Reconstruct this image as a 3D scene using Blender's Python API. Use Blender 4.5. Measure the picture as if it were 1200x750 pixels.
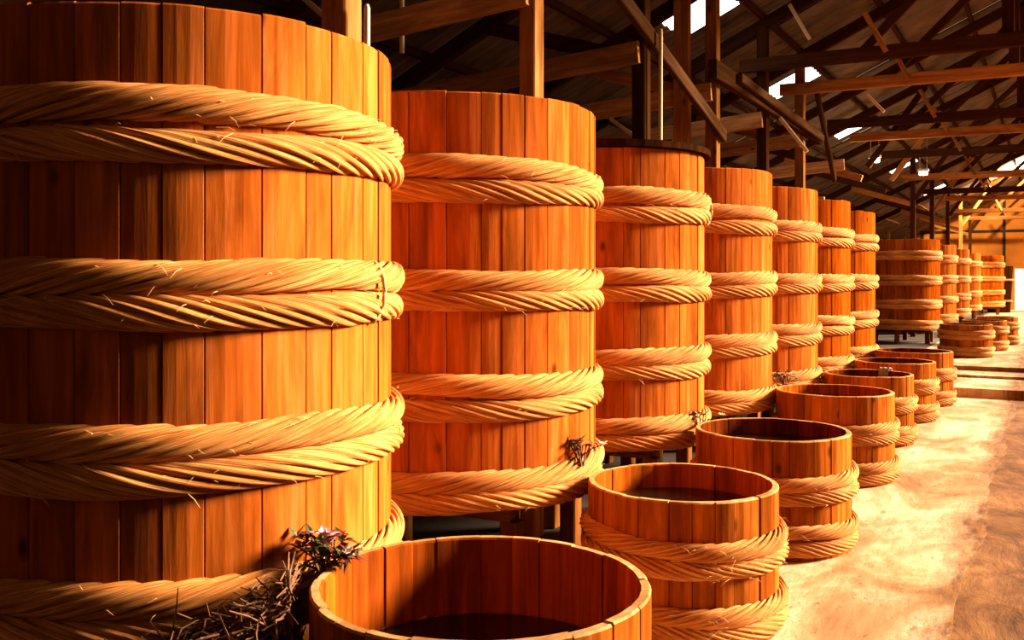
import bpy, math, random
from mathutils import Vector, Matrix

PI = math.pi
random.seed(7)
scene = bpy.context.scene
for o in list(bpy.data.objects):
    bpy.data.objects.remove(o)
C = scene.collection

# ------------------------------------------------------------------ camera
F_PX, YAW, HOR, EYE = 1118.0, 0.514, 325.0, 1.75
cd = bpy.data.cameras.new('camera')
cam = bpy.data.objects.new('camera', cd)
C.objects.link(cam)
cam.location = (0, 0, EYE)
cam.rotation_euler = (PI / 2, 0, YAW)
cd.sensor_width = 36.0
cd.lens = 36.0 * F_PX / 1200.0
cd.shift_y = -(375.0 - HOR) / 1200.0
cd.clip_end = 300
scene.camera = cam

# ------------------------------------------------------------------ world, sun, exposure
world = bpy.data.worlds.new('world')
scene.world = world
world.use_nodes = True
bg = world.node_tree.nodes['Background']
bg.inputs[0].default_value = (1.0, 0.66, 0.36, 1)
bg.inputs[1].default_value = 0.36

SUN_AZ, SUN_EL = math.radians(49), math.radians(20)
sd = bpy.data.lights.new('low_sun', 'SUN')
sd.energy = 24.0
sd.color = (1.0, 0.79, 0.56)
sd.angle = math.radians(14)
sun = bpy.data.objects.new('low_sun', sd)
C.objects.link(sun)
sdir = Vector((math.sin(SUN_AZ) * math.cos(SUN_EL), math.cos(SUN_AZ) * math.cos(SUN_EL), math.sin(SUN_EL)))
sun.rotation_euler = sdir.to_track_quat('Z', 'Y').to_euler()
sun.location = (8, 8, 6)

vs = scene.view_settings
vs.view_transform = 'Standard'
vs.look = 'None'
vs.gamma = 1.0
vs.use_curve_mapping = False
vs.exposure = 0.42


# ------------------------------------------------------------------ helpers
def pix(px, py, z):
    """point at height z seen at a photo pixel"""
    d = F_PX * (EYE - z) / (py - HOR)
    r = (px - 600.0) / F_PX * d
    return (d * -math.sin(YAW) + r * math.cos(YAW), d * math.cos(YAW) + r * math.sin(YAW))


def pix_plane(px, py, Y):
    """point in the cross plane at Y seen at a photo pixel -> x, z"""
    r = (px - 600.0) / F_PX
    u = (HOR - py) / F_PX
    x = -math.sin(YAW) + r * math.cos(YAW)
    y = math.cos(YAW) + r * math.sin(YAW)
    s = Y / y
    return (x * s, EYE + u * s)


def mesh(name, v, f, mats=(), uv=None, fm=None, smooth=False):
    m = bpy.data.meshes.new(name)
    m.from_pydata(v, [], f)
    for k in mats:
        m.materials.append(k)
    if fm:
        m.polygons.foreach_set('material_index', fm)
    if smooth:
        m.polygons.foreach_set('use_smooth', [True] * len(m.polygons))
    if uv:
        l = m.uv_layers.new(name='UVMap')
        flat = []
        for poly in uv:
            for (a, b) in poly:
                flat += [a, b]
        l.data.foreach_set('uv', flat)
    m.update()
    return m


def link(name, m, parent=None, loc=(0, 0, 0), rot=(0, 0, 0), scale=None):
    o = bpy.data.objects.new(name, m)
    C.objects.link(o)
    o.parent = parent
    o.location = loc
    o.rotation_euler = rot
    if scale:
        o.scale = scale
    return o


def thing(name, label, cat, loc=(0, 0, 0), rz=0.0, group=None):
    o = bpy.data.objects.new(name, None)
    o.empty_display_size = 0.1
    C.objects.link(o)
    o.location = loc
    o.rotation_euler = (0, 0, rz)
    o['label'] = label
    o['category'] = cat
    if group:
        o['group'] = group
    return o


def tag(o, label, cat, group=None):
    o['label'] = label
    o['category'] = cat
    if group:
        o['group'] = group
    return o


def structure(o, label=None):
    o['kind'] = 'structure'
    if label:
        o['label'] = label
    return o


BF = [(0, 3, 2, 1), (4, 5, 6, 7), (0, 1, 5, 4), (1, 2, 6, 5), (2, 3, 7, 6), (3, 0, 4, 7)]


def box_vf(x0, x1, y0, y1, z0, z1):
    return [(x0, y0, z0), (x1, y0, z0), (x1, y1, z0), (x0, y1, z0),
            (x0, y0, z1), (x1, y0, z1), (x1, y1, z1), (x0, y1, z1)], BF


def box(name, x0, x1, y0, y1, z0, z1, mat, parent=None):
    v, f = box_vf(x0, x1, y0, y1, z0, z1)
    return link(name, mesh(name, v, f, [mat]), parent)


def beam(name, p, q, w, t, mat, parent=None, cham=0.008, side=None):
    """chamfered timber from p to q; w = size along 'side', t = the other size"""
    p, q = Vector(p), Vector(q)
    d = (q - p).normalized()
    s = Vector(side) if side else Vector((0, 1, 0))
    if abs(d.dot(s)) > 0.95:
        s = Vector((1, 0, 0))
    s = (s - d * d.dot(s)).normalized()
    u = d.cross(s)
    prof = []
    a, b, c = w / 2, t / 2, cham
    for (i, j) in [(-a + c, -b), (a - c, -b), (a, -b + c), (a, b - c), (a - c, b), (-a + c, b), (-a, b - c), (-a, -b + c)]:
        prof.append(s * i + u * j)
    v = [p + k for k in prof] + [q + k for k in prof]
    n = 8
    f = [(i, (i + 1) % n, n + (i + 1) % n, n + i) for i in range(n)]
    f += [tuple(range(n - 1, -1, -1)), tuple(range(n, 2 * n))]
    # local mesh around p so grain coordinates follow the timber
    R = Matrix((s, u, d)).transposed()
    Ri = R.transposed()
    lv = [tuple(Ri @ (k - p)) for k in v]
    o = link(name, mesh(name, lv, f, [mat]), parent)
    o.matrix_local = Matrix.Translation(p) @ R.to_4x4()
    return o


def tube_vf(pts, rad, n=6, off=0):
    """tube through points, rad a number or a list"""
    v, f = [], []
    m = len(pts)
    pts = [Vector(p) for p in pts]
    for i, p in enumerate(pts):
        d = (pts[min(i + 1, m - 1)] - pts[max(i - 1, 0)]).normalized()
        a = Vector((0, 0, 1)) if abs(d.z) < 0.9 else Vector((1, 0, 0))
        s = d.cross(a).normalized()
        u = d.cross(s)
        r = rad[i] if isinstance(rad, (list, tuple)) else rad
        for k in range(n):
            t = 2 * PI * k / n
            v.append(tuple(p + s * (r * math.cos(t)) + u * (r * math.sin(t))))
    for i in range(m - 1):
        for k in range(n):
            f.append((off + i * n + k, off + i * n + (k + 1) % n, off + (i + 1) * n + (k + 1) % n, off + (i + 1) * n + k))
    f.append(tuple(off + k for k in range(n - 1, -1, -1)))
    f.append(tuple(off + (m - 1) * n + k for k in range(n)))
    return v, f


# ------------------------------------------------------------------ materials
def nodes(name):
    m = bpy.data.materials.new(name)
    m.use_nodes = True
    nt = m.node_tree
    b = nt.nodes['Principled BSDF']
    return m, nt, b


def N(nt, typ, **kw):
    n = nt.nodes.new(typ)
    for k, v in kw.items():
        setattr(n, k, v)
    return n


def ramp(nt, src, stops):
    r = N(nt, 'ShaderNodeValToRGB')
    e = r.color_ramp.elements
    while len(e) < len(stops):
        e.new(0.5)
    for i, (p, c) in enumerate(stops):
        e[i].position = p
        e[i].color = (c[0], c[1], c[2], 1)
    nt.links.new(src, r.inputs[0])
    return r.outputs[0]


def mix(nt, a, b, fac, mode='MIX'):
    n = N(nt, 'ShaderNodeMix', data_type='RGBA', blend_type=mode)
    for s, i in ((a, 6), (b, 7), (fac, 0)):
        if hasattr(s, 'links'):
            nt.links.new(s, n.inputs[i])
        elif isinstance(s, (int, float)):
            n.inputs[i].default_value = s
        else:
            n.inputs[i].default_value = (s[0], s[1], s[2], 1)
    return n.outputs[2]


def coords(nt, scale, uv=False, spread=0.0):
    tc = N(nt, 'ShaderNodeTexCoord')
    src = tc.outputs['UV' if uv else 'Object']
    if spread:
        oi = N(nt, 'ShaderNodeObjectInfo')
        mu = N(nt, 'ShaderNodeMath', operation='MULTIPLY')
        mu.inputs[1].default_value = spread
        nt.links.new(oi.outputs['Random'], mu.inputs[0])
        ad = N(nt, 'ShaderNodeVectorMath', operation='ADD')
        nt.links.new(src, ad.inputs[0])
        nt.links.new(mu.outputs[0], ad.inputs[1])
        src = ad.outputs[0]
    mp = N(nt, 'ShaderNodeMapping')
    mp.inputs['Scale'].default_value = scale
    nt.links.new(src, mp.inputs[0])
    return mp.outputs[0]


def noise(nt, vec, scale=1.0, detail=4.0, rough=0.55, dist=0.0):
    n = N(nt, 'ShaderNodeTexNoise')
    n.inputs['Scale'].default_value = scale
    n.inputs['Detail'].default_value = detail
    n.inputs['Roughness'].default_value = rough
    n.inputs['Distortion'].default_value = dist
    nt.links.new(vec, n.inputs['Vector'])
    return n.outputs[0]


def bump(nt, b, h, strength, dist=0.01):
    n = N(nt, 'ShaderNodeBump')
    n.inputs['Strength'].default_value = strength
    n.inputs['Distance'].default_value = dist
    nt.links.new(h, n.inputs['Height'])
    nt.links.new(n.outputs[0], b.inputs['Normal'])


def wood(name, stops, grain=(26, 26, 1.6), dark=(0.05, 0.012, 0.002), stain=0.62, rough=0.62, knots=True, vary=0.38, spec=0.0):
    m, nt, b = nodes(name)
    g = noise(nt, coords(nt, grain, spread=37.0), 1.0, 5.0, 0.6, 0.4)
    col = ramp(nt, g, stops)
    # every board its own shade of the same wood
    oi = N(nt, 'ShaderNodeObjectInfo')
    shade = ramp(nt, oi.outputs['Random'], [(0.0, (1 - vary, 1 - vary * 1.15, 1 - vary * 1.3)), (0.5, (0.95, 0.93, 0.9)), (1.0, (1.12, 1.16, 1.25))])
    col = mix(nt, col, shade, 1.0, 'MULTIPLY')
    # weather stains running down the boards
    s = noise(nt, coords(nt, (7, 7, 1.1), spread=11.0), 1.0, 6.0, 0.62, 0.8)
    sf = ramp(nt, s, [(0.42, (0, 0, 0)), (0.68, (stain, stain, stain))])
    col = mix(nt, col, dark, sf)
    if knots:
        vo = N(nt, 'ShaderNodeTexVoronoi')
        vo.inputs['Scale'].default_value = 1.0
        nt.links.new(coords(nt, (4.6, 4.6, 2.6), spread=23.0), vo.inputs['Vector'])
        kf = ramp(nt, vo.outputs['Distance'], [(0.05, (0.85, 0.85, 0.85)), (0.13, (0, 0, 0))])
        col = mix(nt, col, dark, kf)
    nt.links.new(col, b.inputs['Base Color'])
    b.inputs['Roughness'].default_value = rough
    b.inputs['Specular IOR Level'].default_value = spec
    bump(nt, b, g, 0.35, 0.006)
    return m


M = {}
M['vat'] = wood('vat_wood', [(0.22, (0.23, 0.044, 0.003)), (0.5, (0.43, 0.096, 0.011)), (0.8, (0.58, 0.158, 0.040))])
M['vat_dim'] = wood('reddish_dim_vat_wood', [(0.25, (0.16, 0.024, 0.001)), (0.5, (0.32, 0.060, 0.003)), (0.8, (0.44, 0.105, 0.007))], stain=0.6)  # redder wood; the weaker light on these vats is painted in too
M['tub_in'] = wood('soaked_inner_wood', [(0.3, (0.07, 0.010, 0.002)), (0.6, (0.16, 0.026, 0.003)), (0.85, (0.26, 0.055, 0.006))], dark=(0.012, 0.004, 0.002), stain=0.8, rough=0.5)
M['vat_in'] = wood('wet_inner_wood', [(0.3, (0.22, 0.035, 0.003)), (0.6, (0.42, 0.082, 0.006)), (0.85, (0.56, 0.15, 0.014))], dark=(0.05, 0.012, 0.003), stain=0.6, rough=0.5)
M['tub'] = wood('tub_wood', [(0.25, (0.19, 0.036, 0.003)), (0.5, (0.37, 0.088, 0.009)), (0.78, (0.52, 0.150, 0.026))], stain=0.65)
M['tub_rim'] = wood('worn_rim_wood', [(0.3, (0.45, 0.20, 0.06)), (0.7, (0.66, 0.38, 0.16))], knots=False, stain=0.3)
M['head'] = wood('vat_head_wood', [(0.3, (0.12, 0.04, 0.008)), (0.7, (0.30, 0.11, 0.02))], grain=(24, 2, 24))
M['lid_dark'] = wood('dark_lid_wood', [(0.3, (0.010, 0.004, 0.002)), (0.7, (0.030, 0.011, 0.004))], knots=False, spec=0.0)
M['lid_pale'] = wood('pale_board', [(0.3, (0.5, 0.32, 0.14)), (0.7, (0.7, 0.5, 0.28))], knots=False, stain=0.2)
M['timber'] = wood('roof_timber', [(0.25, (0.22, 0.080, 0.020)), (0.55, (0.42, 0.175, 0.05)), (0.8, (0.55, 0.28, 0.10))], grain=(22, 22, 1.5))
M['timber_mid'] = wood('grey_brown_timber', [(0.3, (0.035, 0.016, 0.007)), (0.7, (0.115, 0.055, 0.024))], grain=(22, 22, 1.5), knots=False)
M['timber_lit'] = wood('lit_timber', [(0.25, (0.34, 0.14, 0.04)), (0.55, (0.60, 0.30, 0.11)), (0.8, (0.74, 0.44, 0.20))], grain=(22, 22, 1.5))  # paler copy of the timber, front light on the wall ties put into colour
M['timber_dark'] = wood('old_dark_timber', [(0.3, (0.022, 0.009, 0.003)), (0.7, (0.065, 0.026, 0.009))], grain=(22, 22, 1.5), knots=False, spec=0.0)
M['timber_pale'] = wood('pale_batten', [(0.3, (0.55, 0.40, 0.24)), (0.7, (0.75, 0.62, 0.44))], grain=(22, 22, 1.5), knots=False, stain=0.12, vary=0.1)
M['stand'] = wood('stand_timber', [(0.3, (0.09, 0.03, 0.008)), (0.7, (0.24, 0.085, 0.02))], grain=(22, 22, 1.5))


def rope_mat():
    m, nt, b = nodes('straw_rope')
    fib = noise(nt, coords(nt, (5.0, 150.0, 1.0), uv=True, spread=9.0), 1.0, 4.0, 0.6, 0.3)
    col = ramp(nt, fib, [(0.30, (0.18, 0.036, 0.004)), (0.45, (0.53, 0.170, 0.028)), (0.64, (0.78, 0.38, 0.12))])
    big = noise(nt, coords(nt, (2.2, 2.2, 5), spread=5.0), 1.0, 4.0, 0.6)
    bf = ramp(nt, big, [(0.40, (0, 0, 0)), (0.66, (0.55, 0.55, 0.55))])
    col = mix(nt, col, (0.22, 0.055, 0.006), bf)
    nt.links.new(col, b.inputs['Base Color'])
    b.inputs['Roughness'].default_value = 0.8
    b.inputs['Specular IOR Level'].default_value = 0.08
    bump(nt, b, fib, 0.8, 0.008)
    return m


M['rope'] = rope_mat()


def plain(name, col, rough=0.6, var=0.25, scale=6.0, spec=0.3, bmp=0.15):
    m, nt, b = nodes(name)
    n = noise(nt, coords(nt, (scale,) * 3, spread=3.0), 1.0, 5.0, 0.6)
    c = ramp(nt, n, [(0.3, [k * (1 - var) for k in col]), (0.7, [min(1, k * (1 + var)) for k in col])])
    nt.links.new(c, b.inputs['Base Color'])
    b.inputs['Roughness'].default_value = rough
    b.inputs['Specular IOR Level'].default_value = spec
    bump(nt, b, n, bmp, 0.01)
    return m


def concrete():
    m, nt, b = nodes('worn_concrete')
    big = noise(nt, coords(nt, (1.5, 0.8, 1)), 1.0, 8.0, 0.65, 0.6)
    col = ramp(nt, big, [(0.34, (0.18, 0.08, 0.028)), (0.45, (0.36, 0.21, 0.095)), (0.55, (0.56, 0.40, 0.24)), (0.68, (0.70, 0.57, 0.40))])
    fine = noise(nt, coords(nt, (16, 4, 1)), 1.0, 6.0, 0.7)
    ff = ramp(nt, fine, [(0.48, (0, 0, 0)), (0.70, (0.6, 0.6, 0.6))])
    col = mix(nt, col, (0.32, 0.13, 0.04), ff)
    grit = noise(nt, coords(nt, (60, 30, 1)), 1.0, 4.0, 0.7)
    gf = ramp(nt, grit, [(0.42, (0, 0, 0)), (0.66, (0.45, 0.45, 0.45))])
    col = mix(nt, col, (0.36, 0.17, 0.06), gf)
    spots = noise(nt, coords(nt, (9, 3.0, 1)), 1.0, 6.0, 0.8)
    sf = ramp(nt, spots, [(0.58, (0, 0, 0)), (0.66, (0.75, 0.75, 0.75))])
    col = mix(nt, col, (0.12, 0.045, 0.015), sf)
    # trodden earth spread over the edge of the slab
    tc = N(nt, 'ShaderNodeTexCoord')
    sx = N(nt, 'ShaderNodeSeparateXYZ')
    nt.links.new(tc.outputs['Object'], sx.inputs[0])
    en = noise(nt, coords(nt, (5, 1.5, 1)), 1.0, 8.0, 0.7)
    ad = N(nt, 'ShaderNodeMath', operation='MULTIPLY_ADD')
    nt.links.new(en, ad.inputs[0])
    ad.inputs[1].default_value = 0.7
    sh = N(nt, 'ShaderNodeMath', operation='ADD')
    sh.inputs[1].default_value = 0.30
    nt.links.new(sx.outputs['X'], sh.inputs[0])
    nt.links.new(sh.outputs[0], ad.inputs[2])
    ef = ramp(nt, ad.outputs[0], [(0.0, (0, 0, 0)), (0.22, (1, 1, 1))])
    eg = ramp(nt, fine, [(0.38, (0.09, 0.030, 0.007)), (0.62, (0.25, 0.105, 0.03))])
    col = mix(nt, col, eg, ef)
    nt.links.new(col, b.inputs['Base Color'])
    b.inputs['Roughness'].default_value = 0.8
    b.inputs['Specular IOR Level'].default_value = 0.12
    bump(nt, b, fine, 0.4, 0.012)
    return m


M['concrete'] = concrete()


def earth():
    m, nt, b = nodes('brown_earth')
    a = noise(nt, coords(nt, (3.0, 1.6, 1)), 1.0, 8.0, 0.7, 0.6)
    col = ramp(nt, a, [(0.3, (0.06, 0.02, 0.005)), (0.5, (0.16, 0.062, 0.017)), (0.72, (0.30, 0.14, 0.045))])
    nt.links.new(col, b.inputs['Base Color'])
    b.inputs['Roughness'].default_value = 0.9
    b.inputs['Specular IOR Level'].default_value = 0.1
    bump(nt, b, a, 0.8, 0.03)
    return m


M['earth'] = earth()
M['shaded'] = plain('shade_dark_floor', (0.035, 0.016, 0.008), 0.7, 0.5, 2.0)  # dark colour that paints in the shade below the vats
M['plaster'] = plain('orange_plaster', (0.64, 0.225, 0.028), 0.85, 0.22, 0.9)
M['screen_pale'] = plain('pale_screen', (0.85, 0.80, 0.72), 0.9, 0.08, 1.0)  # for the added screen outside the doorway
M['dark_wall'] = plain('soot_dark_wall', (0.06, 0.03, 0.015), 0.9, 0.4, 1.2)
M['roof'] = plain('weathered_roof_sheet', (0.10, 0.062, 0.036), 0.75, 0.6, 2.2)
M['rail'] = plain('dark_rail', (0.03, 0.015, 0.008), 0.7)
M['liquid'] = plain('dark_brine', (0.012, 0.006, 0.003), 0.08, 0.2, 3.0, 0.5, 0.02)
M['leaf'] = plain('dark_leaf', (0.035, 0.05, 0.012), 0.55, 0.5, 30)
M['leaf_red'] = plain('reddish_leaf', (0.16, 0.02, 0.015), 0.55, 0.4, 30)
M['pink'] = plain('pink_petal', (0.85, 0.30, 0.36), 0.5, 0.3, 30)
M['white'] = plain('cream_petal', (0.80, 0.70, 0.50), 0.5, 0.1, 30)
M['twig'] = plain('brown_twig', (0.12, 0.045, 0.014), 0.8, 0.6, 12)
M['straw'] = plain('loose_straw', (0.58, 0.33, 0.11), 0.7, 0.35, 8)
M['bark'] = plain('dark_post', (0.05, 0.022, 0.01), 0.8, 0.4, 5)
M['rag'] = plain('grey_rag', (0.30, 0.30, 0.30), 0.9, 0.3, 6)
M['metal'] = plain('dull_metal', (0.35, 0.32, 0.28), 0.5, 0.1, 6)


def emit(name, col, s):
    m, nt, b = nodes(name)
    b.inputs['Base Color'].default_value = (col[0], col[1], col[2], 1)
    b.inputs['Emission Color'].default_value = (col[0], col[1], col[2], 1)
    b.inputs['Emission Strength'].default_value = s
    return m


M['skylight'] = emit('daylit_translucent_sheet', (1.0, 0.97, 0.9), 3.0)
M['bulb'] = emit('lamp_tube', (1.0, 0.9, 0.7), 6.0)

# ------------------------------------------------------------------ the setting
X_ROW, Y_ROW, S_ROW, R_VAT = -3.058, 2.706, 1.986, 0.836
VAT_Y = [Y_ROW + S_ROW * i for i in range(7)]
Z_BOT, Z_TOP = 0.57, 2.68
X_LEFT, X_RIGHT, Y_BACK, Y_END = -7.0, 2.0, -5.0, 50.0
X_RIDGE = -0.4
PITCH = 0.46


def roof_z(x):
    if x <= X_RIDGE:
        return 4.40 + PITCH * (x + 4.17)
    return 4.40 + PITCH * (X_RIDGE + 4.17) - 0.05 * (x - X_RIDGE)


re = random.Random(2)
v, f = [], []
ne = 140
for i in range(ne + 1):
    y = Y_BACK + (15.48 - Y_BACK) * i / ne
    xe = -0.42 + 0.03 * math.sin(y * 1.9) + re.uniform(-0.012, 0.012)
    v += [(-2.30, y, 0.0), (xe, y, 0.0), (xe + 0.06, y, -0.2), (-2.30, y, -0.2)]
for i in range(ne):
    for j in range(4):
        f.append((i * 4 + j, i * 4 + (j + 1) % 4, (i + 1) * 4 + (j + 1) % 4, (i + 1) * 4 + j))
f += [(3, 2, 1, 0), tuple(ne * 4 + j for j in range(4))]
structure(link('floor', mesh('floor', v, f, [M['concrete']])), 'pale worn concrete floor of the aisle')
structure(box('ground', -0.62, 60, Y_BACK - 40, 90, -0.21, -0.002, M['earth']), 'brown earth strip beside the concrete aisle')
structure(box('floor_shaded', X_LEFT, -2.30, Y_BACK, 15.48, -0.2, -0.004, M['shaded']), 'floor painted dark for the shade under the tall vats')  # dark strip standing in for the deep shade beneath the stands
structure(box('step_1', X_LEFT, X_RIGHT, 15.48, 17.15, -0.2, 0.125, M['concrete']), 'low concrete step across the aisle')
structure(box('step_2', X_LEFT, X_RIGHT, 17.15, 18.05, -0.2, 0.165, M['concrete']), 'narrow pale second step across the aisle')
structure(box('floor_upper', X_LEFT, X_RIGHT, 18.05, Y_END, -0.2, 0.235, M['concrete']), 'raised concrete floor beyond the steps')
structure(box('floor_shaded.001', X_LEFT, -2.30, 18.2, Y_END, 0.2, 0.238, M['shaded']), 'floor painted dark for the shade under the far vats')  # same painted shade for the far row
structure(box('wall_left', X_LEFT - 0.15, X_LEFT, Y_BACK, Y_END, 0, roof_z(X_LEFT), M['dark_wall']))
structure(box('wall_back', X_LEFT, X_RIGHT, Y_BACK - 0.15, Y_BACK, -0.2, 6.6, M['dark_wall']))  # unseen; closes the shed to keep sky light off the vats
structure(box('light_block_wall', X_RIGHT, X_RIGHT + 0.15, Y_BACK, 5.0, -0.2, 3.6, M['dark_wall']), 'added light-blocking side wall out of view, open gap under the roof')  # unseen, added to keep the left sides of the vats dark

# end wall with a daylit doorway, panels and rails
DX0, DX1, DZ = -1.45, 0.5, 2.15
v, f = [], []
for (x0, x1, z0, z1) in [(X_LEFT, DX0, 0, 7), (DX1, X_RIGHT, 0, 7), (DX0, DX1, DZ, 7)]:
    bv, bf = box_vf(x0, x1, Y_END, Y_END + 0.2, z0, z1)
    f += [tuple(i + len(v) for i in q) for q in bf]
    v += bv
we = structure(link('wall_end', mesh('wall_end', v, f, [M['plaster']])), 'ochre wall closing the far end of the shed')
xs = [-6.95, -5.4, -3.7, -1.9, 0.6, 2.55]
zs = [2.35, 3.9, 5.9]
for i in range(5):
    for j in range(2):
        if roof_z((xs[i] + xs[i + 1]) / 2) < zs[j] + 0.6:
            continue
        box('panel', xs[i] + 0.02, xs[i + 1] - 0.02, Y_END - 0.03, Y_END, zs[j] + 0.02, min(zs[j + 1] - 0.02, roof_z(max(min(xs[i], xs[i + 1]), -7))), M['plaster'], we)
for z in (3.85, 6.1, 6.55):
    box('rail', X_LEFT, X_RIGHT, Y_END - 0.12, Y_END - 0.03, z, z + 0.12, M['rail'], we)
for x in (-5.4, -1.88):
    box('rail', x - 0.06, x + 0.06, Y_END - 0.14, Y_END - 0.03, 0.235, 6.4, M['rail'], we)

scr = box('bright_screen', -5.0, 5.0, -0.1, 0.1, 0.0, 3.0, M['screen_pale'])  # screen added outside, angled into the sun so the doorway looks bright
scr.location = (-0.6, 56.0, 0)
scr.rotation_euler = (0, 0, math.radians(55))
structure(scr, 'added pale screen brightening the far doorway from outside')

# roof: overlapping sheets laid on the slope, skylight sheets between them
roof = thing('ceiling', 'dark pitched roof of weathered sheets', 'roof')
del roof['category']
structure(roof)
Y_SKY = [10.65, 15.2, 20.4, 28.0, 36.0]


def sheet(x0, x1, y0, y1, mat, name, dz=0.0):
    """corrugated sheet on the slope"""
    nx, ny = 2, max(2, int((y1 - y0) / 0.09))
    v, f = [], []
    for i in range(nx):
        x = x0 + (x1 - x0) * i
        for j in range(ny + 1):
            y = y0 + (y1 - y0) * j / ny
            v.append((x, y, roof_z(x) + 0.09 + dz + (0.012 if j % 2 else -0.012)))
    n1 = ny + 1
    for j in range(ny):
        f.append((j, n1 + j, n1 + j + 1, j + 1))
    k = len(v)
    v += [(a, b_, c + 0.02) for (a, b_, c) in v]
    f += [tuple(reversed([q + k for q in g])) for g in f]
    return link(name, mesh(name, v, f, [mat]), roof)


SKX0, SKX1 = -3.86, -3.18
yy = Y_BACK - 0.2
n = 0
while yy < Y_END:
    y1 = min(yy + 2.2, Y_END + 0.3)
    cuts = [s for s in Y_SKY if yy <= s < y1]
    for (x0, x1) in [(X_LEFT - 0.4, SKX0), (SKX0, SKX1), (SKX1, X_RIDGE), (X_RIDGE, X_RIGHT + 0.35)]:
        dz = 0.015 * (n % 2)
        if cuts and x0 == SKX0:
            s = cuts[0]
            a, b_ = max(s - 0.45, yy), min(s + 0.45, y1)
            if a - yy > 0.05:
                sheet(x0, x1, yy, a, M['roof'], 'roof_sheet', dz)
            o = sheet(x0, x1, a, b_, M['skylight'], 'skylight_sheet', dz)
            o['label'] = 'bright translucent skylight sheet'
            if y1 - b_ > 0.05:
                sheet(x0, x1, b_, y1, M['roof'], 'roof_sheet', dz)
        else:
            sheet(x0, x1, yy, y1 + 0.05, M['roof'], 'roof_sheet', dz)
    yy = y1
    n += 1
for x in (-6.4, -5.3, -4.2, -3.06, -2.0, -1.1, 0.3, 1.4):
    beam('purlin', (x, Y_BACK, roof_z(x) + 0.02), (x, Y_END, roof_z(x) + 0.02), 0.06, 0.08, M['timber_dark'], roof, side=(1, 0, 0))

# ------------------------------------------------------------------ trusses: a post between the vats, rafter, ties and braces
TY = [Y_ROW + S_ROW * (i + 0.5) for i in range(6)]
FAR_T = [16.9, 19.0, 22.0, 26.2, 30.7, 35.7, 41.0, 46.0]
rt = random.Random(3)
ORD = ['first and second', 'second and third', 'third and fourth', 'fourth and fifth', 'fifth and sixth', 'sixth and seventh']


def truss(Y, label, k, group=None):
    far = Y > 15
    t = thing('roof_truss', label, 'roof truss', (X_ROW, Y, 0), 0, group)
    inv = Vector((X_ROW, Y, 0))

    def B(name, x0, z0, x1, z1, w, th, mat, dy=0.0):
        return beam(name, Vector((x0, Y + dy, z0)) - inv, Vector((x1, Y + dy, z1)) - inv, w, th, mat, t)
    zb = 0.0 if Y < 15.48 else (0.125 if Y < 17.15 else 0.235)
    pm = M['timber_dark'] if k in (2, 4) or (far and k % 2) else M['timber']
    if not 15 < Y < 23:
        B('post', X_ROW, zb, X_ROW, roof_z(X_ROW) - 0.1, 0.14, 0.15 if k == 0 else 0.12, pm)
    B('rafter', X_LEFT + 0.05, roof_z(X_LEFT) - 0.08, X_RIDGE, roof_z(X_RIDGE) - 0.08, 0.09, 0.15, M['timber_dark'])
    B('rafter', X_RIDGE, roof_z(X_RIDGE) - 0.08, X_RIGHT + 0.2, roof_z(X_RIGHT + 0.2) - 0.08, 0.09, 0.15, M['timber_dark'])
    zt = 4.36 + rt.uniform(-0.08, 0.1) if k > 3 or far else 5.0
    B('tie_beam', X_ROW - 0.25 if zt < 4.8 else -2.55, zt, X_RIGHT, zt - 0.05, 0.08, 0.16, M['timber'] if k % 2 else M['timber_dark'], -0.11)
    if Y < 18:
        B('wall_tie', -5.9, 3.46, X_ROW + 0.02, 3.66, 0.06, 0.19, M['timber_lit'], -0.10)
    B('brace', -4.55, roof_z(-4.55) - 0.15, X_ROW - 0.05, 3.62, 0.07, 0.13, M['timber'] if k % 2 else M['timber_dark'], -0.03)
    if far and Y > 18:
        B('brace', -2.0, roof_z(-2.0) - 0.15, X_ROW + 0.05, zt - 0.55, 0.06, 0.11, M['timber_dark'] if k % 2 else M['timber'], -0.02)
    B('brace', -1.9, zt + 0.05, X_RIDGE, roof_z(X_RIDGE) - 0.25, 0.06, 0.10, M['timber_dark'])
    B('king_post', X_RIDGE, zt, X_RIDGE, roof_z(X_RIDGE) - 0.1, 0.09, 0.12, M['timber_dark'])
    B('batten', -1.62, zt - 0.02, -1.85, zt + 0.45, 0.03, 0.06, M['timber'], -0.17)
    B('wall_post', -5.7, zb, -5.7, roof_z(-5.7) - 0.1, 0.12, 0.12, M['timber_dark'])
    B('eave_post', X_RIGHT - 0.05, zb - (0.012 if zb == 0 else 0), X_RIGHT - 0.05, roof_z(X_RIGHT) - 0.1, 0.09, 0.09, M['timber_dark'])
    return t


trusses = []
for k, Y in enumerate(TY):
    t = truss(Y, 'timber post and roof frame between the %s tall vats from the flowers' % ORD[k], k)
    trusses.append(t)
for k, Y in enumerate(FAR_T):
    truss(Y, ['first', 'second', 'third', 'fourth', 'fifth', 'sixth', 'seventh', 'eighth'][k] + ' timber roof frame beyond the steps, counted from the steps', k, 'roof frames beyond the steps')

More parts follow.
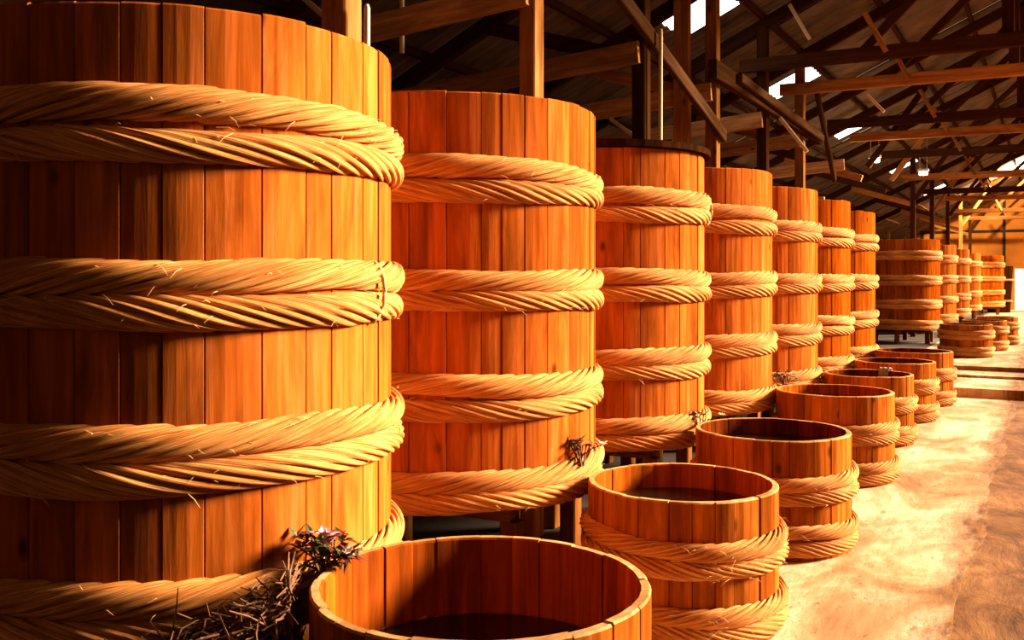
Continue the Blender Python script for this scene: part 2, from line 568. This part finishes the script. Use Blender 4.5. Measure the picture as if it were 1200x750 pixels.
# the third frame has a doubled post and pale diagonal battens nailed on
t3 = trusses[3]
o = beam('post', (-0.27, -0.17, 0.0), (-0.27, -0.17, roof_z(-3.33) - 0.1), 0.08, 0.17, M['timber'], t3)
for (a, b_, kk) in [((715, 139), (742, 159), 3), ((352, -6), (381, 20), 1), ((1016, 111), (1036, 131), 5), ((925, 5), (949, 46), 4), ((914, 138), (946, 178), 4)]:
    Y = TY[kk]
    p, q = pix_plane(a[0], a[1], Y - 0.19), pix_plane(b_[0], b_[1], Y - 0.19)
    beam('pale_batten', (p[0] - X_ROW, -0.19, p[1]), (q[0] - X_ROW, -0.19, q[1]), 0.02, 0.045, M['timber_pale'], trusses[kk])
p = pix_plane(471, 62, TY[1] + 0.3)
q = pix_plane(470, -30, TY[1] + 0.3)
beam('pale_strut', (p[0] - X_ROW, 0.3, p[1]), (p[0] - X_ROW, 0.3, roof_z(p[0]) + 0.03), 0.035, 0.035, M['timber_pale'], trusses[1])


pl = thing('wall_plate', 'dark timber and braces running along the posts above the fourth to sixth vats', 'beam', (X_ROW, 9.0, 3.84))
beam('timber', (0.11, 0.3, 0), (0.11, 5.4, -0.05), 0.09, 0.19, M['timber_dark'], pl, side=(1, 0, 0))
beam('timber', (0.19, 1.0, 0.03), (0.19, 5.2, -0.09), 0.05, 0.10, M['timber_mid'], pl, side=(1, 0, 0))
beam('brace', (0.09, -2.55, 0.30), (0.09, 0.75, -0.62), 0.06, 0.13, M['timber_mid'], pl, side=(1, 0, 0))
beam('brace', (0.09, 5.3, 0.60), (0.09, 6.6, -0.55), 0.06, 0.11, M['timber_mid'], pl, side=(1, 0, 0))


def pole(x, y, z0, z1, r, label):
    pts = [(0, 0, z0), (0.004, 0.003, z0 + (z1 - z0) * 0.4), (-0.004, 0.0, z0 + (z1 - z0) * 0.75), (0.0, 0.0, z1 - 0.02), (0, 0, z1)]
    v, f = tube_vf(pts, [r, r, r * 0.96, r * 0.92, r * 0.5], 10)
    o = link('bamboo_pole', mesh('bamboo_pole', v, f, [M['timber_pale']], smooth=True), None, (x, y, 0))
    tag(o, label, 'pole')


pole(-2.90, 3.70, 0.0, 3.08, 0.017, 'pale pole standing between the first and second tall vats')
pole(-2.90, 7.72, 0.0, 3.87, 0.019, 'pale pole standing beside the dark post behind the lidded vat')


# ------------------------------------------------------------------ staves and ropes
def stave_mesh(t0, t1, ri, ro, z0, z1, mats, rimz=0.0, taper=0.0, seg=3):
    """one stave between two angles: chamfered outer corners, worn top edge"""
    c = 0.0035 / ro
    ring = []
    ring.append((t0, ri, 0))
    ring.append(((t0 + t1) / 2, ri + 0.0005, 0))
    ring.append((t1, ri, 0))
    ring.append((t1 - 0.0008, ro - 0.006, 0))
    ring.append((t1 - c, ro, 0))
    for s in range(1, seg):
        ring.append((t1 - c + (t0 - t1 + 2 * c) * s / seg, ro + 0.0015, 0))
    ring.append((t0 + c, ro, 0))
    ring.append((t0 + 0.0008, ro - 0.006, 0))
    n = len(ring)
    v = []
    lev = [(z0, 0.0), (z1 - 0.007, 0.0), (z1, 0.006)]
    for (z, ins) in lev:
        g = taper * (z - z0) / (z1 - z0)
        for i, (t, r, _) in enumerate(ring):
            rr = r + g + (ins if i < 3 else -ins)
            v.append((rr * math.cos(t), rr * math.sin(t), z))
    f, fm = [], []
    for l in range(2):
        for i in range(n):
            j = (i + 1) % n
            f.append((l * n + i, l * n + j, (l + 1) * n + j, (l + 1) * n + i))
            fm.append(1 if i < 2 else (2 if l == 1 else 0))
    f.append(tuple(2 * n + i for i in range(n)))
    fm.append(2)
    f.append(tuple(range(n - 1, -1, -1)))
    fm.append(0)
    return mesh('stave', v, f, mats, fm=fm)


def stave_set(rad, thick, z0, z1, count, mats, seed, topj=0.005, taper=0.0):
    r = random.Random(seed)
    w = [r.uniform(0.72, 1.3) for _ in range(count)]
    tot = sum(w)
    out, t = [], 0.0
    for k in w:
        dt = 2 * PI * k / tot
        j = r.uniform(-0.004, 0.004)
        out.append(stave_mesh(t, t + dt, rad - thick + j, rad + j, z0, z1 + r.uniform(-topj, topj), mats, taper=taper))
        t += dt
    return out


def rope_mesh(rc, ar, az, strands, turns, seed, nal=200, k=5, wob=0.012):
    """twisted straw rope laid in a ring: every strand a ridge running round the rope"""
    r = random.Random(seed)
    ph = [r.uniform(0, 2 * PI) for _ in range(6)]
    amp = [r.uniform(0.5, 1.0) for _ in range(6)]
    depth = [0.20 + (0.20 if s % 3 == 0 else 0.0) + r.uniform(0, 0.12) for s in range(strands)]
    lift = [r.uniform(-0.05, 0.07) for s in range(strands)]
    lph = [r.uniform(0, 2 * PI) for s in range(strands)]
    m = strands * k
    v, f, uv = [], [], []
    for i in range(nal):
        th = 2 * PI * i / nal
        zz = wob * (amp[0] * math.sin(th + ph[0]) + 0.6 * amp[1] * math.sin(2 * th + ph[1]) + 0.25 * amp[2] * math.sin(5 * th + ph[2]))
        sw = 1 + 0.07 * amp[3] * math.sin(3 * th + ph[3]) + 0.05 * amp[4] * math.sin(7 * th + ph[4])
        for j in range(m):
            s, u = divmod(j, k)
            phi = 2 * PI * j / m + turns * th + 0.10 * math.sin(4 * th + ph[5])
            b = math.sin(PI * (u + 0.0) / k) ** 0.75 if u else 0.0
            d = depth[s] * (1 - b)
            q = sw * (1 - d + lift[s] * b * (0.6 + 0.6 * math.sin(3 * th + lph[s])))
            rr = rc + ar * q * math.cos(phi)
            v.append((rr * math.cos(th), rr * math.sin(th), zz + az * q * math.sin(phi)))
    for i in range(nal):
        i2 = (i + 1) % nal
        for j in range(m):
            j2 = (j + 1) % m
            f.append((i * m + j, i2 * m + j, i2 * m + j2, i * m + j2))
            a, b_ = i / nal * 2 * PI * rc, (i + 1) / nal * 2 * PI * rc
            c, d = j / m, (j + 1) / m
            uv.append(((a, c), (b_, c), (b_, d), (a, d)))
    return mesh('rope', v, f, [M['rope']], uv=uv, smooth=True)


def ring_tie(rc, hr, hz, tr, seed):
    """a short lashing looped round a pair of ropes, at angle zero"""
    pts = []
    for i in range(15):
        a = 2 * PI * i / 14
        pts.append((rc + hr * math.cos(a), 0.012 * math.sin(a + seed), hz * math.sin(a)))
    v, f = tube_vf(pts, tr, 6)
    return mesh('rope_tie', v, f, [M['straw']], smooth=True)


def fringe(rc, zlist, n, seed, az=0.055, ang=(-2.2, 1.2)):
    """frayed straw ends sticking out of the ropes"""
    r = random.Random(seed)
    v, f = [], []
    for _ in range(n):
        th = r.uniform(*ang)
        z = r.choice(zlist) + r.uniform(-1, 1) * az
        rad = rc + 0.035
        p = Vector((rad * math.cos(th), rad * math.sin(th), z))
        tan = Vector((-math.sin(th), math.cos(th), 0))
        out = Vector((math.cos(th), math.sin(th), 0))
        d = (tan * r.choice((-1, 1)) * r.uniform(0.4, 1) + out * r.uniform(0.05, 0.35) + Vector((0, 0, r.uniform(-0.5, 0.35)))).normalized()
        L = r.uniform(0.02, 0.065)
        q = p + d * L * 0.6 + out * 0.004
        e = p + d * L + Vector((0, 0, -0.012))
        tv, tf = tube_vf([p, q, e], [0.0012, 0.001, 0.0004], 3, len(v))
        v += tv
        f += tf
    return mesh('frayed_straw', v, f, [M['straw']])


ROPE_Z, ROPE_R = 0.057, 0.048
VROPE = {}
for d in (1, -1):
    VROPE[d] = [rope_mesh(R_VAT + 0.004, ROPE_R * 1.06, ROPE_Z * 1.04, 10, d * 5, 100 + 10 * d + i, nal=260, wob=0.015) for i in range(4)]
VMATS = [M['vat'], M['vat_in'], M['tub_rim']]
STAVES = [stave_set(R_VAT, 0.055, 0.0, Z_TOP - Z_BOT, 34, [M['vat'], M['vat_in'], M['vat']], 50 + i) for i in range(3)]
STAVES_DIM = stave_set(R_VAT, 0.055, 0.0, Z_TOP - Z_BOT, 34, [M['vat_dim'], M['vat_in'], M['vat_dim']], 61)
TIE = ring_tie(R_VAT + 0.004, 0.054, 0.116, 0.008, 1.0)
BANDS = [2.245, 1.683, 1.15, 0.665]
rv = random.Random(11)

# vat head: planks across the top, set below the rim
HEADP = []
for i in range(11):
    x0 = -R_VAT + 0.06 + i * (2 * (R_VAT - 0.06) / 11)
    x1 = x0 + 2 * (R_VAT - 0.06) / 11 - 0.004
    xm = max(abs(x0), abs(x1))
    L = math.sqrt(max(0.02, (R_VAT - 0.056) ** 2 - min(xm, R_VAT - 0.06) ** 2))
    v, f = box_vf(x0, x1, -L, L, 0, 0.03)
    HEADP.append(mesh('head_plank', v, f, [M['head']]))


def stand(x, y, zb, label, group=None):
    s = thing('vat_stand', label, 'stand', (x, y, zb), 0, group)
    h = Z_BOT - zb
    for i in range(6):
        a = math.radians(-30 + 60 * i)
        beam('post', (0.70 * math.cos(a), 0.70 * math.sin(a), 0), (0.70 * math.cos(a), 0.70 * math.sin(a), h - 0.09), 0.10, 0.10, M['stand'], s)
    for i, yy in enumerate((-0.35, 0.35)):
        beam('bearer', (-0.62, yy, h - 0.048), (0.62, yy, h - 0.048), 0.11, 0.09, M['stand'], s)
    beam('bearer', (0.0, -0.73, h - 0.048), (0.0, 0.73, h - 0.048), 0.11, 0.088, M['stand'], s)
    return s


def vat(x, y, label, idx, rz, group=None, zt=0.0, bands=BANDS, lash=(), fr=0, dim=False):
    t = thing('vat', label, 'vat', (x, y, Z_BOT), rz, group)
    sc = (Z_TOP + zt - Z_BOT) / (Z_TOP - Z_BOT)
    for m in (STAVES_DIM if dim else STAVES[idx % 3]):
        link('stave', m, t, scale=(1, 1, sc))
    for m in HEADP:
        link('head_plank', m, t, (0, 0, Z_TOP - Z_BOT - 0.14))
    for b, z in enumerate(bands):
        up = VROPE[1][(idx + b) % 4]
        dn = VROPE[-1][(idx * 2 + b) % 4]
        r1 = rv.uniform(0, 6)
        tilt = (rv.uniform(-0.006, 0.006), rv.uniform(-0.006, 0.006))
        link('rope', up, t, (0, 0, z + 0.054 - Z_BOT), (tilt[0], tilt[1], r1))
        link('rope', dn, t, (0, 0, z - 0.056 - Z_BOT), (tilt[0], tilt[1], r1 + rv.uniform(-0.3, 0.3)))
    for (b, ang) in lash:
        link('rope_tie', TIE, t, (0, 0, bands[b] - Z_BOT), (0, 0, ang - rz))
    if fr:
        zl = []
        for z in bands:
            zl += [z + 0.054 - Z_BOT, z - 0.056 - Z_BOT]
        o = link('frayed_straw', fringe(R_VAT, zl, fr, idx + 5), t, rot=(0, 0, -rz))
        o['kind'] = 'stuff'
    return t


VL = ['tall rope-bound vat behind the pink flowers, first of its row',
      'tall rope-bound vat with a cream flower at its lowest ropes, second of its row',
      'tall rope-bound vat covered by a dark flat lid',
      'tall rope-bound vat standing next to the dark-lidded one, further from the pink flowers',
      'fifth tall rope-bound vat counted from the pink flowers',
      'tall rope-bound vat with a pale board lying on top',
      'tall rope-bound vat at the steps end of the first row']
B1 = [2.237, 1.694, 1.169, 0.677]
LASH = [((1, 0.20),), (), ((0, 0.25),), (), (), (), ()]
for i, y in enumerate(VAT_Y):
    vat(X_ROW, y, VL[i], i, [0.3, 2.1, 4.0, 5.2, 1.1, 3.3, 0.9][i], zt=[-0.05, 0.0, -0.04, 0.02, 0.02, 0.03, 0.01][i],
        bands=B1 if i == 0 else BANDS, lash=LASH[i], fr=[420, 260, 160, 100, 0, 0, 0][i], group='tall vats of the first row', dim=i > 4)
    stand(X_ROW, y, 0.0, 'low timber stand under the ' + ['first', 'second', 'third', 'fourth', 'fifth', 'sixth', 'seventh'][i] + ' tall vat from the pink flowers', 'stands under the first row of vats')
FAR_V = [(X_ROW, 24.0), (X_ROW, 28.4), (X_ROW, 33.2), (X_ROW, 38.8), (-2.48, 43.4)]
for i, (x, y) in enumerate(FAR_V):
    vat(x, y, ['first', 'second', 'third', 'fourth', 'fifth', 'sixth', 'seventh', 'eighth'][i] + ' tall vat of the far row, counted from the steps', i + 1, 1.3 * i + 0.4, 'vats beyond the steps', zt=-0.06, dim=i in (0, 4))
    stand(x, y, 0.235, 'low timber stand under the ' + ['first', 'second', 'third', 'fourth', 'fifth', 'sixth', 'seventh', 'eighth'][i] + ' vat beyond the steps', 'stands beyond the steps')


# lids
def disc(name, r, t, mat, n=40, planks=None):
    v = [(r * math.cos(2 * PI * i / n), r * math.sin(2 * PI * i / n), 0) for i in range(n)]
    v += [(a, b_, t) for (a, b_, _) in v]
    f = [tuple(range(n - 1, -1, -1)), tuple(range(n, 2 * n))] + [(i, (i + 1) % n, n + (i + 1) % n, n + i) for i in range(n)]
    return mesh(name, v, f, [mat])


lid = thing('board_cover', 'dark flat round lid lying on the third tall vat', 'cover', (X_ROW + 0.02, VAT_Y[2], Z_TOP - 0.035), 0.2)
link('cover_board', disc('cover_board', R_VAT + 0.03, 0.045, M['lid_dark']), lid)
for y in (-0.4, 0.4):
    beam('batten', (-0.65, y, 0.06), (0.65, y, 0.06), 0.07, 0.03, M['lid_dark'], lid)
o = beam('loose_board', (X_ROW - 0.55, VAT_Y[5] - 0.55, Z_TOP + 0.057), (X_ROW + 0.60, VAT_Y[5] - 0.35, Z_TOP + 0.057), 0.22, 0.035, M['lid_pale'])
tag(o, 'pale board lying across the top of a tall vat', 'board')

# ------------------------------------------------------------------ open tubs on the floor
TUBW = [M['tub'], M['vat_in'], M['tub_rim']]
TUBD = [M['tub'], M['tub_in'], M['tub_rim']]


def tub(x, y, rad, h, z0, label, seed, group='open tubs along the aisle', bands=(0.43, 0.12), liq=0.5, fr=0, detail=True, ties=()):
    t = thing('tub', label, 'tub', (x, y, z0), random.Random(seed).uniform(0, 6), group)
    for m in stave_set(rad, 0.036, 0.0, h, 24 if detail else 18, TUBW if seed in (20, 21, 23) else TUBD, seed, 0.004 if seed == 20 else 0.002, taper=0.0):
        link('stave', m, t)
    link('base_board', disc('base_board', rad - 0.034, 0.03, M['vat_in'], 28), t, (0, 0, 0.02))
    r = random.Random(seed + 9)
    for b in bands:
        for s in (1, -1):
            m = rope_mesh(rad + 0.006, 0.042, 0.048, 11, s * 4, seed * 7 + s + int(b * 10), nal=160 if detail else 90, k=5 if detail else 3, wob=0.008)
            link('rope', m, t, (0, 0, max(b + s * 0.046, 0.05)), (r.uniform(-0.01, 0.01), r.uniform(-0.01, 0.01), r.uniform(0, 6)))
    rz = t.rotation_euler[2]
    for (b, ang) in ties:
        link('rope_tie', ring_tie(rad + 0.008, 0.05, 0.1, 0.011, 0.4), t, (0, 0, bands[b]), (0, 0, ang - rz))
    if fr:
        o = link('frayed_straw', fringe(rad, [b + s * 0.046 for b in bands for s in (1, -1)], fr, seed, 0.045), t, rot=(0, 0, -rz))
        o['kind'] = 'stuff'
    lq = link('brine', disc('brine', (rad - 0.036) * (0.984 if detail else 0.972) - 0.006, 0.012, M['liquid'], 40), None, (x, y, z0 + liq * h))
    tag(lq, 'dark brine lying in the ' + label, 'liquid', 'brine in the tubs')
    return t


TUBS = [(-1.602, 2.637, 0.545, 0.77, 'open tub beside the pink flowers, first of the tubs'),
        (-1.655, 4.72, 0.480, 0.700, 'open tub with frayed rope ends, second of the tubs'),
        (-1.62, 6.40, 0.500, 0.740, 'third open tub counted from the pink flowers'),
        (-1.665, 8.74, 0.495, 0.755, 'fourth open tub counted from the pink flowers'),
        (-1.703, 10.78, 0.447, 0.725, 'open tub with a grey rag on its rim'),
        (-1.691, 12.686, 0.47, 0.715, 'sixth open tub counted from the pink flowers'),
        (-1.665, 14.352, 0.50, 0.73, 'open tub at the foot of the steps')]
for i, (x, y, r, h, lab) in enumerate(TUBS):
    tub(x, y, r, h, 0.0, lab, 20 + i, liq=[0.62, 0.80, 0.84, 0.86, 0.86, 0.87, 0.87][i], fr=[60, 260, 60, 40, 0, 0, 0][i],
        ties=())
for i, (px, py, r) in enumerate([(1163, 419, 0.46), (1180, 411, 0.42), (1193, 404, 0.42)]):
    x, y = pix(px, py, 0.235)
    tub(x - r, y + 0.1, r, 0.62, 0.235, ['first', 'second', 'third'][i] + ' small tub on the raised floor beyond the steps', 40 + i, 'tubs beyond the steps', detail=False, liq=0.6)

# dark tapered cask by the far doorway
ck = thing('cask', 'dark upright cask standing near the bright far doorway', 'cask', (-1.95, 46.3, 0.235))
for m in stave_set(0.44, 0.05, 0.0, 2.0, 16, [M['lid_dark']] * 3, 77, taper=0.1):
    link('stave', m, ck)
link('head', disc('head', 0.45, 0.03, M['lid_dark'], 20), ck, (0, 0, 1.9))
for z in (0.5, 1.4):
    link('hoop', rope_mesh(0.49 + 0.05 * z, 0.03, 0.05, 6, 4, int(z * 10), 48, 3), ck, (0, 0, z))


# ------------------------------------------------------------------ flowers, twigs, rag
def leaf_vf(p, d, L, W, off, up=Vector((0, 0, 1))):
    s = d.cross(up)
    if s.length < 0.1:
        s = Vector((1, 0, 0))
    s.normalize()
    n = s.cross(d).normalized()
    a = p
    b_ = p + d * L * 0.45 + s * W * 0.5 + n * W * 0.12
    c = p + d * L - n * L * 0.12
    e = p + d * L * 0.45 - s * W * 0.5 + n * W * 0.12
    m = p + d * L * 0.5 - n * W * 0.04
    th = n * 0.0015
    top = [a, b_, c, e, m]
    v = [tuple(q) for q in top] + [tuple(q - th) for q in top]
    k = off
    f = [(k, k + 1, k + 4), (k + 1, k + 2, k + 4), (k + 2, k + 3, k + 4), (k + 3, k, k + 4)]
    f += [(k + 6, k + 5, k + 9), (k + 7, k + 6, k + 9), (k + 8, k + 7, k + 9), (k + 5, k + 8, k + 9)]
    f += [(k, k + 5, k + 6, k + 1), (k + 1, k + 6, k + 7, k + 2), (k + 2, k + 7, k + 8, k + 3), (k + 3, k + 8, k + 5, k)]
    return v, f


def sprig(loc, label, seed, stems, leaves, blooms, spread=0.12, h=0.25, group=None, foot=0.0):
    """woody stems with leaves and small blossoms; foot = how far the stems run down"""
    r = random.Random(seed)
    t = thing('flower_sprig', label, 'flowers', loc, 0, group)
    tips = []
    for i in range(stems):
        a = r.uniform(0, 2 * PI)
        e = Vector((spread * r.uniform(0.4, 1) * math.cos(a), spread * r.uniform(0.4, 1) * math.sin(a), h * r.uniform(0.35, 1)))
        m = e * 0.5 + Vector((r.uniform(-.03, .03), r.uniform(-.03, .03), 0.03))
        v, f = tube_vf([(r.uniform(-.015, .015), r.uniform(-.015, .015), -foot), m, e], [0.006, 0.0045, 0.002], 5)
        link('stem', mesh('stem', v, f, [M['twig']]), t)
        tips.append((m, e))
    for i in range(leaves):
        m, e = r.choice(tips)
        p = m.lerp(e, r.uniform(0, 1))
        d = Vector((r.uniform(-1, 1), r.uniform(-1, 1), r.uniform(-0.4, 0.8))).normalized()
        v, f = leaf_vf(p, d, r.uniform(0.035, 0.075), r.uniform(0.02, 0.04), 0)
        link('leaf', mesh('leaf', v, f, [r.choice([M['leaf'], M['leaf'], M['leaf_red']])]), t)
    for (p, size, mat) in blooms:
        p = Vector(p)
        fl = link('blossom', mesh('blossom_heart', *leaf_vf(Vector((0, 0, 0)), Vector((0, 0, 1)), size * 0.5, size * 0.3, 0), [mat]), t, p)
        for k in range(7):
            a = 2 * PI * k / 7 + r.uniform(-.2, .2)
            d = Vector((math.cos(a), math.sin(a), r.uniform(0.3, 0.9))).normalized()
            v, f = leaf_vf(Vector((0, 0, 0)), d, size * r.uniform(0.8, 1.1), size * 0.75, 0)
            link('petal', mesh('petal', v, f, [mat]), fl)
        v, f = tube_vf([(0, 0, 0), tuple(-p * 0.5 + Vector((0, 0, 0.01))), tuple(-p)], 0.003, 5)
        link('stalk', mesh('stalk', v, f, [M['twig']]), fl)
    return t


def on_depth(px, py, d):
    r = (px - 600.0) / F_PX * d
    return Vector((d * -math.sin(YAW) + r * math.cos(YAW), d * math.cos(YAW) + r * math.sin(YAW), EYE + (HOR - py) / F_PX * d))


c1 = on_depth(385, 672, 3.27)
sprig(c1, 'pink flowers and dark leaves between the first tall vat and tub', 5, 18, 90,
      [(on_depth(381, 628, 3.22) - c1, 0.052, M['pink']), (on_depth(404, 650, 3.22) - c1, 0.044, M['pink']), (on_depth(352, 643, 3.22) - c1, 0.045, M['leaf_red']),
       (on_depth(397, 655, 3.22) - c1, 0.036, M['leaf_red'])], 0.13, 0.14, foot=0.10)
c2 = on_depth(681, 535, 5.08)
sprig(c2, 'dark sprig with one cream flower on the second tall vat', 6, 8, 26,
      [(on_depth(706, 521, 5.05) - c2, 0.032, M['white']), (on_depth(677, 518, 5.05) - c2, 0.035, M['leaf_red'])], 0.085, 0.09, foot=0.05)
c3 = on_depth(822, 497, 6.75)
sprig(c3, 'pale dry flowers beside the third tub', 8, 6, 14,
      [(on_depth(824, 498, 6.75) - c3, 0.055, M['white']), (on_depth(846, 487, 6.75) - c3, 0.035, M['white'])], 0.10, 0.08, foot=0.1)
c4 = on_depth(920, 446, 8.9)
sprig(c4, 'dark dry sprig beside the fourth tub', 9, 8, 30, [(on_depth(908, 444, 8.9) - c4, 0.03, M['white'])], 0.15, 0.07, foot=0.1)

# heap of twigs and straw in front of the first vat
r = random.Random(21)
v, f = [], []
for i in range(3000):
    u = r.random()
    c = on_depth(120 + 265 * u, 0, 2.76 + 0.34 * u + r.uniform(-0.20, 0.10))
    z = (0.60 + 0.22 * u) * r.random() ** 0.6
    p = Vector((c.x, c.y, z))
    d = Vector((r.uniform(-1, 1), r.uniform(-1, 1), r.uniform(-0.45, 0.35))).normalized() * r.uniform(0.03, 0.08)
    m_ = p + d + Vector((r.uniform(-.02, .02), r.uniform(-.02, .02), r.uniform(-.01, .02)))
    q = p + d * 2
    for w in (p, m_, q):
        w.z = max(0.012, w.z)
        for (cx, cy, cr) in ((X_ROW, VAT_Y[0], R_VAT + 0.09), (-1.602, 2.637, 0.61)):
            e = Vector((w.x - cx, w.y - cy, 0))
            if e.length < cr:
                e = e.normalized() * (cr - e.length)
                w.x += e.x
                w.y += e.y
    if min(math.hypot(w.x - X_ROW, w.y - VAT_Y[0]) for w in (p, m_, q, (p + m_) / 2, (q + m_) / 2)) < R_VAT + 0.07:
        continue
    tv, tf = tube_vf([p, m_, q], [0.004, 0.0035, 0.002], 4, len(v))
    v += tv
    f += tf
o = link('twig_heap', mesh('twig_heap', v, f, [M['twig']]))
o['kind'] = 'stuff'
tag(o, 'heap of brown twigs piled against the foot of the first vat', 'twigs')

# grey rag over the rim of a tub
p = on_depth(1030, 424, 11.3)
tx, ty, tr, th_ = -1.703, 10.78, 0.447, 0.725
ang = math.radians(75)
v, f = [], []
prof = [(tr - 0.045, -0.10), (tr - 0.046, 0.0), (tr - 0.03, 0.022), (tr + 0.004, 0.022), (tr + 0.018, -0.01), (tr + 0.02, -0.14)]
for i in range(9):
    a = ang + (i - 4) * 0.035
    for (rr, z) in prof:
        w = 0.008 * math.sin(i * 2.1)
        v.append((tx + (rr + w) * math.cos(a), ty + (rr + w) * math.sin(a), th_ + z + 0.004 * math.sin(i * 1.7)))
for i in range(8):
    for j in range(5):
        k = i * 6 + j
        f.append((k, k + 6, k + 7, k + 1))
o = link('rag', mesh('rag', v, f, [M['rag']], smooth=True))
o.modifiers.new('thick', 'SOLIDIFY').thickness = 0.006
tag(o, 'grey rag hung over the rim of a tub', 'cloth')

# ------------------------------------------------------------------ lamps hanging near the far wall
LAMPS = [(on_depth(1082, 203, 21.0), 'bright hanging lamp beside the dark post before the far vats'),
         (on_depth(1025, 188, 18.0), 'bright hanging lamp above the last vat of the first row'),
         (on_depth(1197, 195, 35.0), 'bright hanging lamp by the ochre end wall')]
for (p, lab) in LAMPS:
    L = thing('hanging_lamp', lab, 'lamp', p)
    hl, lr = (0.28, 0.07) if p.y > 30 else (0.09, 0.045)
    v, f = tube_vf([(-hl, 0, 0), (-hl * 0.9, 0, 0), (hl * 0.9, 0, 0), (hl, 0, 0)], [lr * 0.4, lr, lr, lr * 0.4], 8)
    link('tube', mesh('tube', v, f, [M['bulb']], smooth=True), L)
    box('fitting', -hl - 0.02, hl + 0.02, -0.05, 0.05, lr, lr + 0.05, M['metal'], L)
    zt = roof_z(p.x) + 0.05 - p.z
    for x in (-hl * 0.8, hl * 0.8):
        v, f = tube_vf([(x, 0, lr + 0.04), (x, 0, zt)], 0.006, 5)
        link('cable', mesh('cable', v, f, [M['metal']]), L)
    ld = bpy.data.lights.new('lamp_light', 'POINT')
    ld.energy = 4500 if p.y > 30 else 40
    ld.color = (1.0, 0.72, 0.38)
    ld.shadow_soft_size = 0.15
    lo = bpy.data.objects.new('lamp_light', ld)
    C.objects.link(lo)
    lo.parent = L
    lo.location = (0, 0, -0.2)
